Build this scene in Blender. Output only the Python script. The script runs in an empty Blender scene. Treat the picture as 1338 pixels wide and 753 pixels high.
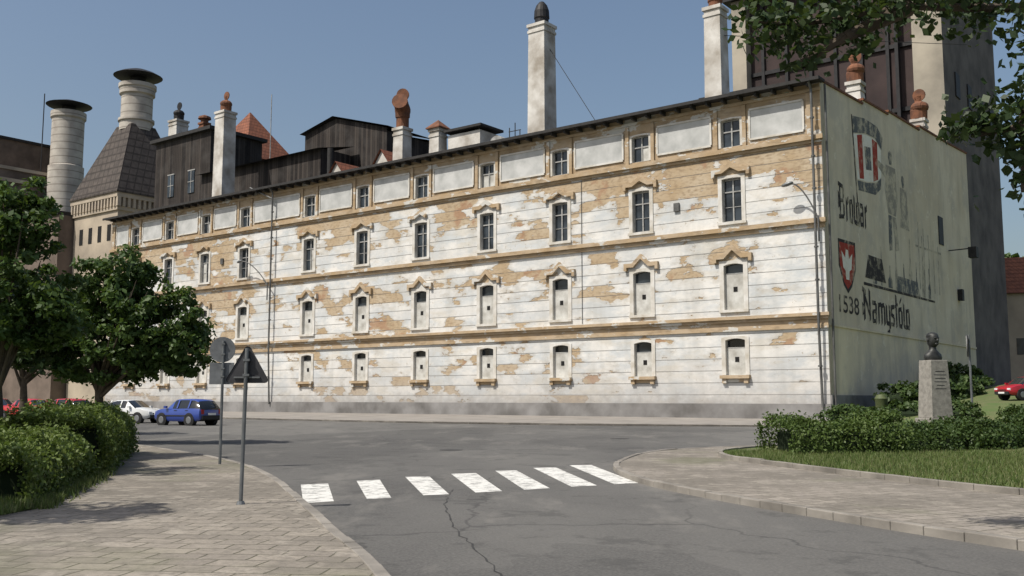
import bpy, math, random, bmesh
import numpy as np
from mathutils import Vector, Matrix
random.seed(7); rng=np.random.default_rng(11)
scene=bpy.context.scene
# ------------------------------------------------------------------ helpers
def link(o,parent=None):
    bpy.context.collection.objects.link(o)
    if parent is not None: o.parent=parent
    return o
def empty(name,loc=(0,0,0),rz=0,scale=1):
    o=bpy.data.objects.new(name,None); o.location=loc; o.rotation_euler=(0,0,rz); o.scale=(scale,)*3
    o.empty_display_size=.3
    return link(o)
class MB:
    def __init__(s): s.v=[];s.f=[];s.m=[]
    def face(s,pts,mi=0):
        b=len(s.v); s.v+= [tuple(p) for p in pts]; s.f.append(tuple(range(b,b+len(pts)))); s.m.append(mi)
    def box(s,x0,x1,y0,y1,z0,z1,mi=0,top=None):
        if x0>x1:x0,x1=x1,x0
        if y0>y1:y0,y1=y1,y0
        b=len(s.v)
        tx=ty=0
        if top: tx,ty=top
        s.v+=[(x0,y0,z0),(x1,y0,z0),(x1,y1,z0),(x0,y1,z0),(x0+tx,y0+ty,z1),(x1-tx,y0+ty,z1),(x1-tx,y1-ty,z1),(x0+tx,y1-ty,z1)]
        for q in ((3,2,1,0),(4,5,6,7),(0,1,5,4),(1,2,6,5),(2,3,7,6),(3,0,4,7)):
            s.f.append(tuple(b+i for i in q)); s.m.append(mi)
    def tube(s,p0,p1,r0,r1=None,n=12,mi=0,caps=True):
        if r1 is None:r1=r0
        p0=Vector(p0);p1=Vector(p1);d=(p1-p0)
        if d.length<1e-6:return
        d.normalize(); a=d.orthogonal().normalized(); c=d.cross(a)
        b=len(s.v)
        for p,r in((p0,r0),(p1,r1)):
            for i in range(n):
                t=2*math.pi*i/n; s.v.append(tuple(p+a*(r*math.cos(t))+c*(r*math.sin(t))))
        for i in range(n):
            j=(i+1)%n; s.f.append((b+i,b+j,b+n+j,b+n+i)); s.m.append(mi)
        if caps:
            s.f.append(tuple(b+i for i in reversed(range(n)))); s.m.append(mi)
            s.f.append(tuple(b+n+i for i in range(n))); s.m.append(mi)
    def path(s,pts,r,n=8,mi=0):
        for a,b in zip(pts[:-1],pts[1:]): s.tube(a,b,r,r,n,mi)
    def lathe(s,c,prof,n=24,mi=0):
        b=len(s.v)
        for r,z in prof:
            for i in range(n):
                t=2*math.pi*i/n; s.v.append((c[0]+r*math.cos(t),c[1]+r*math.sin(t),c[2]+z))
        for k in range(len(prof)-1):
            for i in range(n):
                j=(i+1)%n; s.f.append((b+k*n+i,b+k*n+j,b+(k+1)*n+j,b+(k+1)*n+i)); s.m.append(mi)
        s.f.append(tuple(b+i for i in reversed(range(n)))); s.m.append(mi)
        k=len(prof)-1; s.f.append(tuple(b+k*n+i for i in range(n))); s.m.append(mi)
    def ball(s,c,rx,ry,rz,n=14,m=9,mi=0,R=None):
        b=len(s.v)
        for k in range(m+1):
            ph=math.pi*k/m
            for i in range(n):
                t=2*math.pi*i/n
                p=Vector((rx*math.sin(ph)*math.cos(t),ry*math.sin(ph)*math.sin(t),-rz*math.cos(ph)))
                if R: p=R@p
                s.v.append((c[0]+p.x,c[1]+p.y,c[2]+p.z))
        for k in range(m):
            for i in range(n):
                j=(i+1)%n; s.f.append((b+k*n+i,b+k*n+j,b+(k+1)*n+j,b+(k+1)*n+i)); s.m.append(mi)
    def obj(s,name,mats,parent=None,smooth=False,bevel=0):
        me=bpy.data.meshes.new(name); me.from_pydata(s.v,[],s.f); me.update()
        for m in mats: me.materials.append(m)
        me.polygons.foreach_set('material_index',s.m)
        if smooth: me.polygons.foreach_set('use_smooth',[True]*len(s.f))
        o=link(bpy.data.objects.new(name,me),parent)
        if bevel:
            mo=o.modifiers.new('bev','BEVEL'); mo.width=bevel; mo.segments=2; mo.limit_method='ANGLE'
        if smooth:
            bm=bmesh.new(); bm.from_mesh(me); bmesh.ops.remove_doubles(bm,verts=bm.verts,dist=1e-4)
            for e in bm.edges:
                if len(e.link_faces)==2 and e.calc_face_angle(0)>0.7: e.smooth=False
            bm.to_mesh(me); bm.free()
        return o
# ------------------------------------------------------------------ materials
class NB:
    def __init__(s,name,rough=.85,spec=.3,metal=0):
        s.mat=bpy.data.materials.new(name); s.mat.use_nodes=True; s.nt=s.mat.node_tree
        s.b=s.nt.nodes['Principled BSDF']; s.b.inputs['Roughness'].default_value=rough
        s.b.inputs['Specular IOR Level'].default_value=spec; s.b.inputs['Metallic'].default_value=metal
        s.co=s.nt.nodes.new('ShaderNodeTexCoord').outputs['Object']
        n=s.nt.nodes.new('ShaderNodeMapping'); s.set(n.inputs[0],s.co); n.inputs['Location'].default_value=(.37,.413,.291); n.inputs['Rotation'].default_value=(.31,.0,.23); s.rc=n.outputs[0]
    def set(s,inp,v):
        if isinstance(v,bpy.types.NodeSocket): s.nt.links.new(v,inp)
        else:
            if isinstance(v,tuple) and len(v)==3 and inp.type=='RGBA': v=(*v,1)
            inp.default_value=v
    def math(s,op,a,b=0,c=None):
        n=s.nt.nodes.new('ShaderNodeMath'); n.operation=op; s.set(n.inputs[0],a); s.set(n.inputs[1],b)
        if c is not None: s.set(n.inputs[2],c)
        return n.outputs[0]
    def sep(s,v):
        n=s.nt.nodes.new('ShaderNodeSeparateXYZ'); s.set(n.inputs[0],v); return n.outputs
    def comb(s,x,y,z):
        n=s.nt.nodes.new('ShaderNodeCombineXYZ')
        for i,v in enumerate((x,y,z)): s.set(n.inputs[i],v)
        return n.outputs[0]
    def scale(s,v,sc):
        n=s.nt.nodes.new('ShaderNodeMapping'); s.set(n.inputs[0],v); n.inputs['Scale'].default_value=sc; n.inputs['Location'].default_value=(.171,.437,.313); return n.outputs[0]
    def noise(s,scale=1,detail=3,vec=None,rough=.55,dist=0):
        n=s.nt.nodes.new('ShaderNodeTexNoise'); s.set(n.inputs['Vector'],vec or s.rc)
        n.inputs['Scale'].default_value=scale; n.inputs['Detail'].default_value=min(detail,5); n.inputs['Roughness'].default_value=rough
        n.inputs['Distortion'].default_value=dist
        return n.outputs[0]
    def vor(s,scale,vec=None,feature='F1'):
        n=s.nt.nodes.new('ShaderNodeTexVoronoi'); n.feature=feature; s.set(n.inputs['Vector'],vec or s.co); n.inputs['Scale'].default_value=scale
        return n.outputs
    def ramp(s,v,a,b):
        n=s.nt.nodes.new('ShaderNodeMapRange'); s.set(n.inputs[0],v); n.inputs[1].default_value=a; n.inputs[2].default_value=b
        n.clamp=True; return n.outputs[0]
    def curve(s,v,stops):
        n=s.nt.nodes.new('ShaderNodeValToRGB'); s.set(n.inputs[0],v); e=n.color_ramp.elements
        e[0].position=stops[0][0]; e[0].color=(stops[0][1],)*3+(1,); e[1].position=stops[1][0]; e[1].color=(stops[1][1],)*3+(1,)
        for p,c in stops[2:]:
            q=e.new(p); q.color=(c,c,c,1)
        return n.outputs[0]
    def mix(s,f,a,b,mode='MIX'):
        n=s.nt.nodes.new('ShaderNodeMix'); n.data_type='RGBA'; n.blend_type=mode
        s.set(n.inputs[0],f); s.set(n.inputs[6],a); s.set(n.inputs[7],b); return n.outputs[2]
    def bump(s,h,strength=.4,dist=.05):
        n=s.nt.nodes.new('ShaderNodeBump'); s.set(n.inputs['Height'],h); n.inputs['Strength'].default_value=strength; n.inputs['Distance'].default_value=dist
        s.nt.links.new(n.outputs[0],s.b.inputs['Normal'])
    def col(s,c): s.set(s.b.inputs['Base Color'],c); return s.mat
def simple(name,c,rough=.7,var=.25,scale=3,metal=0,spec=.3,c2=None,bump=0):
    m=NB(name,rough,spec,metal)
    c2=c2 or tuple(x*(1-var*1.6) for x in c)
    f=m.ramp(m.noise(scale,5),.35,.68)
    out=m.col(m.mix(f,c,c2))
    if bump: m.bump(m.noise(scale*4,4),bump,.03)
    return out
WHITE=(.655,.645,.615); OCH=(.375,.285,.18)
def facade_mat():
    m=NB('peeling_plaster',.9,.12); x,y,z=m.sep(m.co)
    q=m.math('DIVIDE',z,.955); course=m.math('FLOOR',q); fr=m.math('FRACT',q)
    wob=m.noise(1.7,3)
    v1=m.comb(m.math('ADD',m.math('MULTIPLY',x,.145),m.math('MULTIPLY',course,3.37)),m.math('MULTIPLY',course,.913),.37)
    n1=m.noise(1.6,2,v1,.5)
    n2=m.noise(.42,5,m.scale(m.co,(.8,1,1.7)),.62)
    n3=m.noise(.09,2)
    s=m.math('ADD',m.math('MULTIPLY',n1,.46),m.math('MULTIPLY',n2,.54))
    s=m.math('ADD',s,m.math('MULTIPLY',n3,.36))
    zone=m.curve(m.math('DIVIDE',z,27.0),[(0,.3),(.04,.42),(.12,.42),(.2,.46),(.26,.38),(.33,.46),(.42,.48),(.50,.60),(.545,.42),(.62,.52),(.70,.70),(.78,.82)])
    s=m.math('ADD',s,m.math('MULTIPLY',zone,.32))
    mask=m.ramp(s,.896,.903)
    edge=m.ramp(s,.845,.90)
    groove=m.math('LESS_THAN',fr,.065)
    g2=m.math('MULTIPLY',groove,m.ramp(m.noise(.5,3),.22,.45))
    stain=m.ramp(m.noise(.22,5,m.scale(m.co,(1,1,2.2)),.72),.42,.58)
    stain2=m.ramp(m.noise(.45,5,m.scale(m.co,(.6,1,1.6)),.65),.52,.64)
    streak=m.ramp(m.noise(.7,3,m.scale(m.co,(1.0,1,.14)),.6),.48,.72)
    cv=m.noise(1,0,m.comb(m.math('MULTIPLY',course,5.17),m.math('MULTIPLY',x,.09),.2))
    w=m.mix(m.math('MULTIPLY',stain,.8),WHITE,(.455,.485,.50))
    w=m.mix(m.math('MULTIPLY',m.ramp(cv,.45,.7),.4),w,(.50,.50,.49))
    w=m.mix(m.math('MULTIPLY',stain2,.5),w,(.50,.46,.385))
    w=m.mix(m.math('MULTIPLY',streak,.36),w,(.34,.335,.305))
    w=m.mix(m.math('MULTIPLY',edge,.55),w,(.38,.355,.31))
    chips=m.ramp(m.noise(2.2,5,None,.75),.63,.66)
    w=m.mix(m.math('MULTIPLY',chips,.7),w,(.34,.29,.225))
    o=m.mix(m.ramp(m.noise(.5,5),.35,.7),OCH,(.45,.375,.275))
    o=m.mix(m.ramp(m.noise(4,5,m.scale(m.co,(.6,1,1.4))),.48,.75),o,(.25,.185,.12))
    bl=m.ramp(m.noise(.33,5),.58,.63)
    o=m.mix(m.math('MULTIPLY',bl,.6),o,(.30,.165,.10))
    c=m.mix(mask,w,o)
    c=m.mix(m.math('MULTIPLY',g2,.70),c,(.12,.118,.11))
    low=m.ramp(m.math('ADD',z,m.math('MULTIPLY',wob,2.5)),6.8,2.6)
    c=m.mix(m.math('MULTIPLY',low,.48),c,(.32,.305,.29))
    dirt=m.ramp(m.math('ADD',z,m.math('MULTIPLY',wob,1.8)),3.1,1.6)
    c=m.mix(m.math('MULTIPLY',dirt,.65),c,(.24,.225,.21))
    h=m.math('SUBTRACT',m.math('MULTIPLY',m.math('SUBTRACT',1,mask),.6),m.math('MULTIPLY',groove,.8))
    h=m.math('ADD',h,m.math('MULTIPLY',m.noise(4,4),.3))
    m.bump(h,.9,.09)
    return m.col(c)
M_fac=facade_mat()
def tan_mat(name,amt,k=1.0):
    m=NB(name,.9,.12)
    o=m.mix(m.ramp(m.noise(.7,5),.35,.7),(.36*k,.265*k,.16*k),(.42*k,.34*k,.245*k))
    o=m.mix(m.ramp(m.noise(3,5,m.scale(m.co,(.3,1,1))),.5,.8),o,(.20,.15,.10))
    f=m.ramp(m.noise(.8,5,m.scale(m.co,(.6,1,1.2)),.65),amt,amt+.03)
    m.bump(m.noise(4,4),.4,.05)
    return m.col(m.mix(f,o,(.50,.49,.455)))
M_tan=tan_mat('ochre_moulding',.57); M_tan2=tan_mat('ochre_attic_plaster',.56,.95)
M_frame=simple('window_surround_plaster',(.60,.59,.56),.9,.2,1.0,c2=(.42,.39,.33),bump=.3)
M_panel=simple('attic_panel_plaster',(.50,.505,.495),.9,.2,.6,c2=(.33,.34,.33),bump=.4)
M_plinth=simple('plinth_render',(.25,.245,.24),.9,.3,.4,c2=(.12,.115,.11),bump=.4)
M_board=simple('window_board_paint',(.54,.54,.51),.8,.2,1.1,c2=(.32,.31,.28))
M_sash=simple('old_sash_paint',(.38,.38,.365),.7,.3,2)
def glass():
    m=NB('window_glass',.12,.5); f=m.ramp(m.noise(.5,2),.4,.6)
    return m.col(m.mix(f,(.010,.013,.016),(.035,.045,.055)))
M_glass=glass()
M_black=simple('dark_opening',(.012,.012,.012),.9,.1)
M_crack=simple('bitumen_crack',(.045,.045,.044),.9,.2)
M_eave=simple('tarred_eave',(.035,.034,.033),.8,.2,2)
M_roof=simple('roofing_felt',(.07,.07,.07),.9,.3,.5)
M_pipe=simple('zinc_pipe',(.15,.15,.145),.5,.3,1,metal=.4)
M_chim=simple('whitewashed_brick',(.60,.585,.55),.9,.2,.5,c2=(.29,.26,.22),bump=.6)
M_rust=simple('rusty_metal',(.20,.085,.045),.85,.3,1.2,c2=(.09,.045,.03),bump=.4)
M_dark=simple('black_metal',(.02,.02,.022),.6,.3,2)
def tiles(name,c1,c2,sc):
    m=NB(name,.85,.2); x,y,z=m.sep(m.co)
    q=m.math('FRACT',m.math('MULTIPLY',z,sc)); l=m.math('LESS_THAN',q,.25)
    q2=m.math('FRACT',m.math('MULTIPLY',m.math('ADD',x,y),sc)); l2=m.math('LESS_THAN',q2,.15)
    c=m.mix(m.ramp(m.noise(1.2,5),.35,.7),c1,c2)
    c=m.mix(m.math('MULTIPLY',m.math('MAXIMUM',l,l2),.55),c,tuple(a*.3 for a in c1))
    m.bump(q,.6,.08); return m.col(c)
M_redroof=tiles('red_clay_tiles',(.25,.10,.06),(.15,.065,.045),1.6)
def planks():
    m=NB('dark_timber_cladding',.85,.2); x,y,z=m.sep(m.co)
    u=m.math('MULTIPLY',m.math('SUBTRACT',x,y),2.4); fr=m.math('FRACT',u); fl=m.math('FLOOR',u)
    v=m.noise(1,0,m.comb(m.math('MULTIPLY',fl,7.3),.4,.3))
    c=m.mix(m.ramp(v,.3,.7),(.018,.015,.014),(.055,.046,.040))
    c=m.mix(m.math('MULTIPLY',m.math('LESS_THAN',fr,.1),.9),c,(.004,.004,.004))
    c=m.mix(m.math('MULTIPLY',m.ramp(m.noise(.4,5),.45,.75),.5),c,(.08,.075,.07))
    m.bump(fr,.5,.04); return m.col(c)
M_plank=planks()
def endwall():
    m=NB('end_wall_render',.92,.1); x,y,z=m.sep(m.co)
    up=m.mix(m.ramp(m.noise(.14,5,None,.62),.35,.66),(.58,.50,.38),(.70,.625,.50))
    lo=m.mix(m.ramp(m.noise(.3,5),.35,.7),(.76,.66,.48),(.58,.51,.39))
    c=m.mix(m.ramp(z,7.25,7.2),up,lo)
    st=m.ramp(m.noise(.8,4,m.scale(m.co,(1,.8,.12)),.6),.48,.8)
    c=m.mix(m.math('MULTIPLY',st,.5),c,(.30,.27,.225))
    gl=m.ramp(m.noise(.2,5,None,.7),.50,.62)
    c=m.mix(m.math('MULTIPLY',gl,.45),c,(.42,.39,.35))
    sp=m.ramp(m.noise(.7,5,None,.75),.60,.64)
    c=m.mix(m.math('MULTIPLY',sp,.45),c,(.80,.74,.62))
    dk=m.ramp(m.math('ADD',y,m.math('MULTIPLY',m.noise(.5,4),2)),3.2,.6)
    c=m.mix(m.math('MULTIPLY',dk,.4),c,(.30,.27,.21))
    m.bump(m.noise(3,4),.3,.05); return m.col(c)
M_end=endwall()
def decal(name,c,keep=.5,fade=.8):
    m=NB(name,.9,.1); f=m.ramp(m.noise(.9,5,None,.75),keep-.06,keep+.07)
    return m.col(m.mix(m.math('MULTIPLY',f,fade),c,(.58,.51,.39)))
D_dark=decal('mural_black',(.055,.05,.05),.57,.6); D_red=decal('mural_red',(.34,.06,.045),.57,.55); D_grey=decal('mural_grey',(.30,.275,.235),.50,.85); D_white=decal('mural_white',(.78,.75,.68),.54,.5)
D_blue=decal('mural_blue',(.13,.135,.14),.53,.8)
def asphalt():
    m=NB('asphalt',.9,.2)
    c=m.mix(m.ramp(m.noise(.11,5,m.scale(m.co,(1,.5,1)),.62),.38,.62),(.064,.063,.061),(.122,.119,.111))
    wn=m.nt.nodes.new('ShaderNodeTexNoise'); wn.inputs['Scale'].default_value=.8; wn.inputs['Detail'].default_value=4; m.set(wn.inputs['Vector'],m.co)
    wv=m.nt.nodes.new('ShaderNodeVectorMath'); wv.operation='MULTIPLY_ADD'; m.set(wv.inputs[0],wn.outputs['Color']); wv.inputs[1].default_value=(1.6,1.6,1.6); m.set(wv.inputs[2],m.co)
    pv=m.sep(m.vor(.085,m.scale(wv.outputs[0],(1,.6,1)))[1])[0]
    c=m.mix(m.math('MULTIPLY',m.math('GREATER_THAN',pv,.68),.36),c,(.048,.048,.047))
    c=m.mix(m.math('MULTIPLY',m.math('LESS_THAN',pv,.2),.26),c,(.17,.165,.15))
    c=m.mix(m.math('MULTIPLY',m.ramp(m.noise(30,3),.35,.7),.5),c,(.165,.16,.15))
    c=m.mix(m.math('MULTIPLY',m.ramp(m.noise(.9,5,None,.75),.54,.61),.42),c,(.05,.05,.048))
    c=m.mix(m.math('MULTIPLY',m.ramp(m.noise(.45,5,m.scale(m.co,(1,.35,1)),.72),.54,.64),.45),c,(.185,.176,.16))
    e=m.vor(.2,m.scale(wv.outputs[0],(1,.6,1)),'DISTANCE_TO_EDGE')[0]
    cr=m.math('MULTIPLY',m.ramp(e,.009,.002),m.ramp(m.noise(.14,2),.44,.52))
    c=m.mix(m.math('MULTIPLY',cr,.45),c,(.033,.033,.033))
    m.bump(m.noise(60,2),.3,.012); return m.col(c)
M_asph=asphalt()
def paving(name,c1,c2,sx,sy,rot,off):
    m=NB(name,.9,.15)
    mp=m.nt.nodes.new('ShaderNodeMapping'); m.set(mp.inputs[0],m.co); mp.inputs['Rotation'].default_value=(0,0,rot)
    wn=m.nt.nodes.new('ShaderNodeTexNoise'); wn.inputs['Scale'].default_value=.7; m.set(wn.inputs['Vector'],m.co)
    wv=m.nt.nodes.new('ShaderNodeVectorMath'); wv.operation='MULTIPLY_ADD'; m.set(wv.inputs[0],wn.outputs['Color']); wv.inputs[1].default_value=(.22,.22,0); m.set(wv.inputs[2],mp.outputs[0])
    b=m.nt.nodes.new('ShaderNodeTexBrick'); m.set(b.inputs['Vector'],wv.outputs[0]); b.offset=off
    b.inputs['Scale'].default_value=1; b.inputs['Brick Width'].default_value=sx; b.inputs['Row Height'].default_value=sy
    b.inputs['Mortar Size'].default_value=.014; b.inputs['Mortar Smooth'].default_value=.5
    b.inputs['Color1'].default_value=(*c1,1); b.inputs['Color2'].default_value=(*c2,1); b.inputs['Mortar'].default_value=(.11,.105,.075,1)
    c=m.mix(m.math('MULTIPLY',m.ramp(m.noise(.40,5,None,.74),.42,.58),.72),b.outputs['Color'],(.145,.132,.112))
    c=m.mix(m.math('MULTIPLY',m.ramp(m.noise(1.5,5,None,.74),.54,.61),.55),c,(.33,.30,.255))
    c=m.mix(m.math('MULTIPLY',m.ramp(m.noise(10,4,None,.7),.47,.70),.6),c,(.11,.10,.085))
    c=m.mix(m.math('MULTIPLY',m.ramp(m.noise(.3,4),.54,.66),.4),c,(.12,.13,.07))
    m.bump(m.math('ADD',m.math('MULTIPLY',b.outputs['Fac'],-1),m.math('MULTIPLY',m.noise(9,4),1.0)),.7,.02); return m.col(c)
M_pave=paving('worn_paving_slabs',(.28,.25,.21),(.21,.188,.16),.5,.35,.12,.5)
M_pave2=paving('island_paving_slabs',(.275,.248,.215),(.22,.198,.17),.5,.35,-.45,.5)
M_pave3=simple('facade_pavement',(.27,.25,.225),.9,.2,.5)
M_kerb=simple('kerb_stone',(.26,.24,.21),.9,.3,1.1,bump=.4)
M_grass=simple('grass_ground',(.075,.115,.033),.95,.3,.8,c2=(.12,.12,.055))
M_dirt=simple('ground_soil',(.16,.15,.10),.95,.3,.05,c2=(.09,.11,.05))
def paint():
    m=NB('road_paint',.8,.3); f=m.ramp(m.noise(4,5,None,.8),.49,.59)
    return m.col(m.mix(m.math('MULTIPLY',f,.75),(.60,.595,.56),(.16,.16,.15)))
M_paint=paint()
def leafm(name,a,b,c,tr=.25):
    m=NB(name,.55,.3)
    g=m.nt.nodes.new('ShaderNodeNewGeometry').outputs['Random Per Island']
    f=m.ramp(m.noise(.9,2),.35,.65)
    cc=m.mix(f,a,b); cc=m.mix(m.ramp(g,.4,1),cc,c)
    m.set(m.b.inputs['Base Color'],cc)
    t=m.nt.nodes.new('ShaderNodeBsdfTranslucent'); m.set(t.inputs[0],m.mix(.5,cc,(.16,.24,.03)))
    x=m.nt.nodes.new('ShaderNodeMixShader'); x.inputs[0].default_value=tr
    out=m.nt.nodes['Material Output']; m.nt.links.new(m.b.outputs[0],x.inputs[1]); m.nt.links.new(t.outputs[0],x.inputs[2]); m.nt.links.new(x.outputs[0],out.inputs[0])
    return m.mat
L_tree=leafm('tree_leaves',(.030,.062,.014),(.048,.092,.019),(.07,.112,.028))
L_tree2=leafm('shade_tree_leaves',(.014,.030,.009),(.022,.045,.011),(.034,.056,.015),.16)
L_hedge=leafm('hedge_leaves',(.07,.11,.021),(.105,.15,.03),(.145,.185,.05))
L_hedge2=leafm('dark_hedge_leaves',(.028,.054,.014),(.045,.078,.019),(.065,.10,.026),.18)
L_hedge3=leafm('island_hedge_leaves',(.045,.08,.017),(.068,.108,.023),(.095,.135,.033),.2)
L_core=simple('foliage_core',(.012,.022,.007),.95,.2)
M_bark=simple('bark',(.10,.08,.06),.95,.3,4,bump=.6)
M_ltgrey=simple('galvanised_steel',(.20,.21,.215),.5,.3,3,metal=.5)
M_signback=simple('sign_back_grey',(.17,.18,.19),.55,.25,3,metal=.3)
M_signback2=simple('sign_back_dark',(.06,.06,.065),.55,.25,3,metal=.3)
M_signred=simple('sign_red',(.5,.03,.03),.4,.1); M_signwhite=simple('sign_white',(.75,.75,.72),.4,.1)
# ------------------------------------------------------------------ world / light / camera
az=Vector((-.84,-.54)).normalized(); el=math.radians(55)
w=bpy.data.worlds.new('World'); scene.world=w; w.use_nodes=True; nt=w.node_tree
sky=nt.nodes.new('ShaderNodeTexSky'); sky.sky_type='NISHITA'; sky.sun_disc=False; sky.sun_elevation=el
sky.sun_rotation=math.atan2(az.x,az.y); sky.dust_density=3.6; sky.air_density=1.2; sky.ozone_density=1.4; sky.altitude=50
nt.links.new(sky.outputs[0],nt.nodes['Background'].inputs[0]); nt.nodes['Background'].inputs[1].default_value=.112
sl=bpy.data.lights.new('sun','SUN'); sl.energy=5.0; sl.angle=math.radians(.5); sl.color=(1,.945,.86)
so=link(bpy.data.objects.new('sun',sl)); sd=Vector((az.x*math.cos(el),az.y*math.cos(el),math.sin(el)))
so.rotation_euler=sd.to_track_quat('Z','Y').to_euler()
cam=bpy.data.cameras.new('camera'); co=link(bpy.data.objects.new('camera',cam)); co.location=(0,0,1.7)
co.rotation_euler=(math.radians(90)+math.atan(143.5/1300),0,0); cam.sensor_width=36; cam.lens=34.98; cam.clip_end=3000; cam.clip_start=.1
scene.camera=co
scene.view_settings.view_transform='Standard'; scene.view_settings.look='None'; scene.view_settings.exposure=0
# ------------------------------------------------------------------ ground
def ss(t): t=max(0,min(1,t)); return t*t*(3-2*t)
g=MB(); g.face([(-1500,-300,-.02),(1500,-300,-.02),(1500,2500,-.02),(-1500,2500,-.02)]); g.obj('ground',[M_dirt])
r=MB(); r.face([(-90,-10,0),(60,-10,0),(60,60,0),(40,100,0),(-60,150,0),(-130,150,0)]); road=r.obj('road',[M_asph])
def slab(name,pts,z,mat,skirt=.2):
    m=MB(); m.face([(x,y,z) for x,y in pts])
    n=len(pts)
    for i in range(n):
        a=pts[i];b=pts[(i+1)%n]; m.face([(a[0],a[1],z-skirt),(b[0],b[1],z-skirt),(b[0],b[1],z),(a[0],a[1],z)])
    o=m.obj(name,[mat])
    bm=bmesh.new(); bm.from_mesh(o.data); bmesh.ops.remove_doubles(bm,verts=bm.verts,dist=1e-4); bmesh.ops.triangulate(bm,faces=[f for f in bm.faces if len(f.verts)>4]); bmesh.ops.recalc_face_normals(bm,faces=bm.faces); bm.to_mesh(o.data); bm.free()
    return o
def smooth_line(pts,n=6):
    P=[Vector(p) for p in pts]; out=[]
    for i in range(len(P)-1):
        p0=P[max(i-1,0)];p1=P[i];p2=P[i+1];p3=P[min(i+2,len(P)-1)]
        for k in range(n):
            t=k/n; out.append(tuple(.5*((2*p1)+(-p0+p2)*t+(2*p0-5*p1+4*p2-p3)*t*t+(-p0+3*p1-3*p2+p3)*t**3)))
    out.append(tuple(P[-1])); return out
def kerb(name,pts,width,z0,z1,side=1,mat=None):
    m=MB(); n=len(pts); L=[]
    for i in range(n):
        a=Vector(pts[max(i-1,0)]);b=Vector(pts[min(i+1,n-1)]); d=(b-a).normalized(); nn=Vector((-d.y,d.x))*side
        p=Vector(pts[i]); q=p+nn*width; L.append((p,q))
    for i in range(n-1):
        p,q=L[i];p2,q2=L[i+1]
        f=1-.012/max((p2-p).length,.1)
        p2=p.lerp(p2,f); q2=q.lerp(q2,f); j1=random.uniform(-.012,.006)
        m.box(0,0,0,0,0,0); b=len(m.v)-8
        A=[p,p2,q2,q]
        for k in range(4): m.v[b+k]=(A[k].x,A[k].y,z0); m.v[b+4+k]=(A[k].x,A[k].y,z1+j1)
    return m.obj(name,[mat or M_kerb],bevel=.012)
lk=smooth_line([(0.6,1.5),(-.3,5.5),(-1.4,9.8),(-2.2,12.2),(-3.5,16.2),(-5.2,21.2),(-7.2,25.6),(-10.5,31),(-15.5,37.5),(-23,44),(-45,56)],5)
slab('sidewalk',lk+[(-50,50),(-24,38.5),(-16,33.5),(-11.2,28),(-8.6,21),(-6.9,14.6),(-7.4,11),(-6,6),(-4.5,1.5)],.10,M_pave)
kerb('kerb',lk,.14,-.05,.118,-1)
ik=smooth_line([(13,3),(8,7.3),(5.8,11.5),(4.6,14.2),(3.6,16.8),(2.85,19.4),(2.55,21.6),(2.55,24),(2.95,26.2),(4.0,29.6),(5.6,32),(8.2,33.8),(14,37.5),(24,44)],5)
slab('sidewalk',ik+[(60,44),(60,3)],.10,M_pave2)
kerb('kerb',ik,.14,-.05,.118,1)
lawnb=smooth_line([(18,7),(11.5,12),(8.5,16.8),(7.2,20.6),(6.15,24.5),(5.75,27),(6.5,29.8),(9,32.8),(14,36.5),(22,42),(34,50),(44,52)],5)
LB=lawnb+[(58,40),(50,20),(34,6)]
def lawn_z(x,y):
    return .16+.75*ss(1.2*(1-math.hypot((x-18.5),(y-40)*1.0)/13.5))+.35*ss((x-26)/14)
m=MB(); cx_,cy_=(20,33); nr=14
for k in range(nr+1):
    t=k/nr
    for (bx,by) in LB:
        x=cx_+(bx-cx_)*t; y=cy_+(by-cy_)*t; e=ss((1-t)*4)
        m.v.append((x,y,.16+(lawn_z(x,y)-.16)*e))
n=len(LB)
for k in range(nr):
    for i in range(n):
        j=(i+1)%n; m.f.append((k*n+i,(k+1)*n+i,(k+1)*n+j,k*n+j)); m.m.append(0)
m.obj('lawn',[M_grass],smooth=True)
kerb('lawn_kerb',lawnb,.12,.0,.22,1)
slab('lawn_verge',[(-7.0,14.6),(-8.7,21),(-11.3,28),(-16,33.6),(-24,38.6),(-50,50.1),(-60,30),(-30,0),(-4.6,1.5),(-6.1,6),(-7.5,11)],.13,M_grass)
fk=smooth_line([(44,52),(28,54.5),(14.7,59.1),(4,62.2),(-8,69),(-24,82),(-45,99),(-90,134)],5)
slab('sidewalk',fk+[(-80,153),(-55,135),(23.7,74.5),(50,74)],.10,M_pave3)
kerb('kerb',fk,.2,-.05,.13,-1)
z=MB()
bl=[((-4.15,19.9),(-3.68,20.05)),((1.45,25.5),(2.0,25.7))]; fl=[((-3.38,16.45),(-2.96,16.75)),((2.05,20.0),(2.55,20.3))]
for i in range(7):
    t=i/6
    L=lambda a,b:(a[0]+(b[0]-a[0])*t,a[1]+(b[1]-a[1])*t)
    a,b=L(bl[0][0],bl[1][0]),L(bl[0][1],bl[1][1]); c,d=L(fl[0][1],fl[1][1]),L(fl[0][0],fl[1][0])
    j=lambda p:(p[0]+random.uniform(-.03,.03),p[1]+random.uniform(-.08,.08),.004)
    z.face([j(d),j(c),j(b),j(a)])
z.obj('zebra_crossing',[M_paint])
ck=MB()
def crack(pts,w0):
    P=[]
    for (a,b) in zip(pts[:-1],pts[1:]):
        for k in range(14):
            t=k/14; P.append(Vector((a[0]+(b[0]-a[0])*t+random.gauss(0,.02),a[1]+(b[1]-a[1])*t)))
    for p,q in zip(P[:-1],P[1:]):
        ww=w0*random.uniform(.3,1); ck.face([(p.x-ww,p.y,.004),(p.x+ww,p.y,.004),(q.x+ww,q.y,.004),(q.x-ww,q.y,.004)])
crack([(.1,8.2),(-.15,10.2),(-.75,13.2),(-1.1,16.5),(-1.1,19.0)],.014)
ck.obj('road_cracks',[M_crack])
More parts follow.
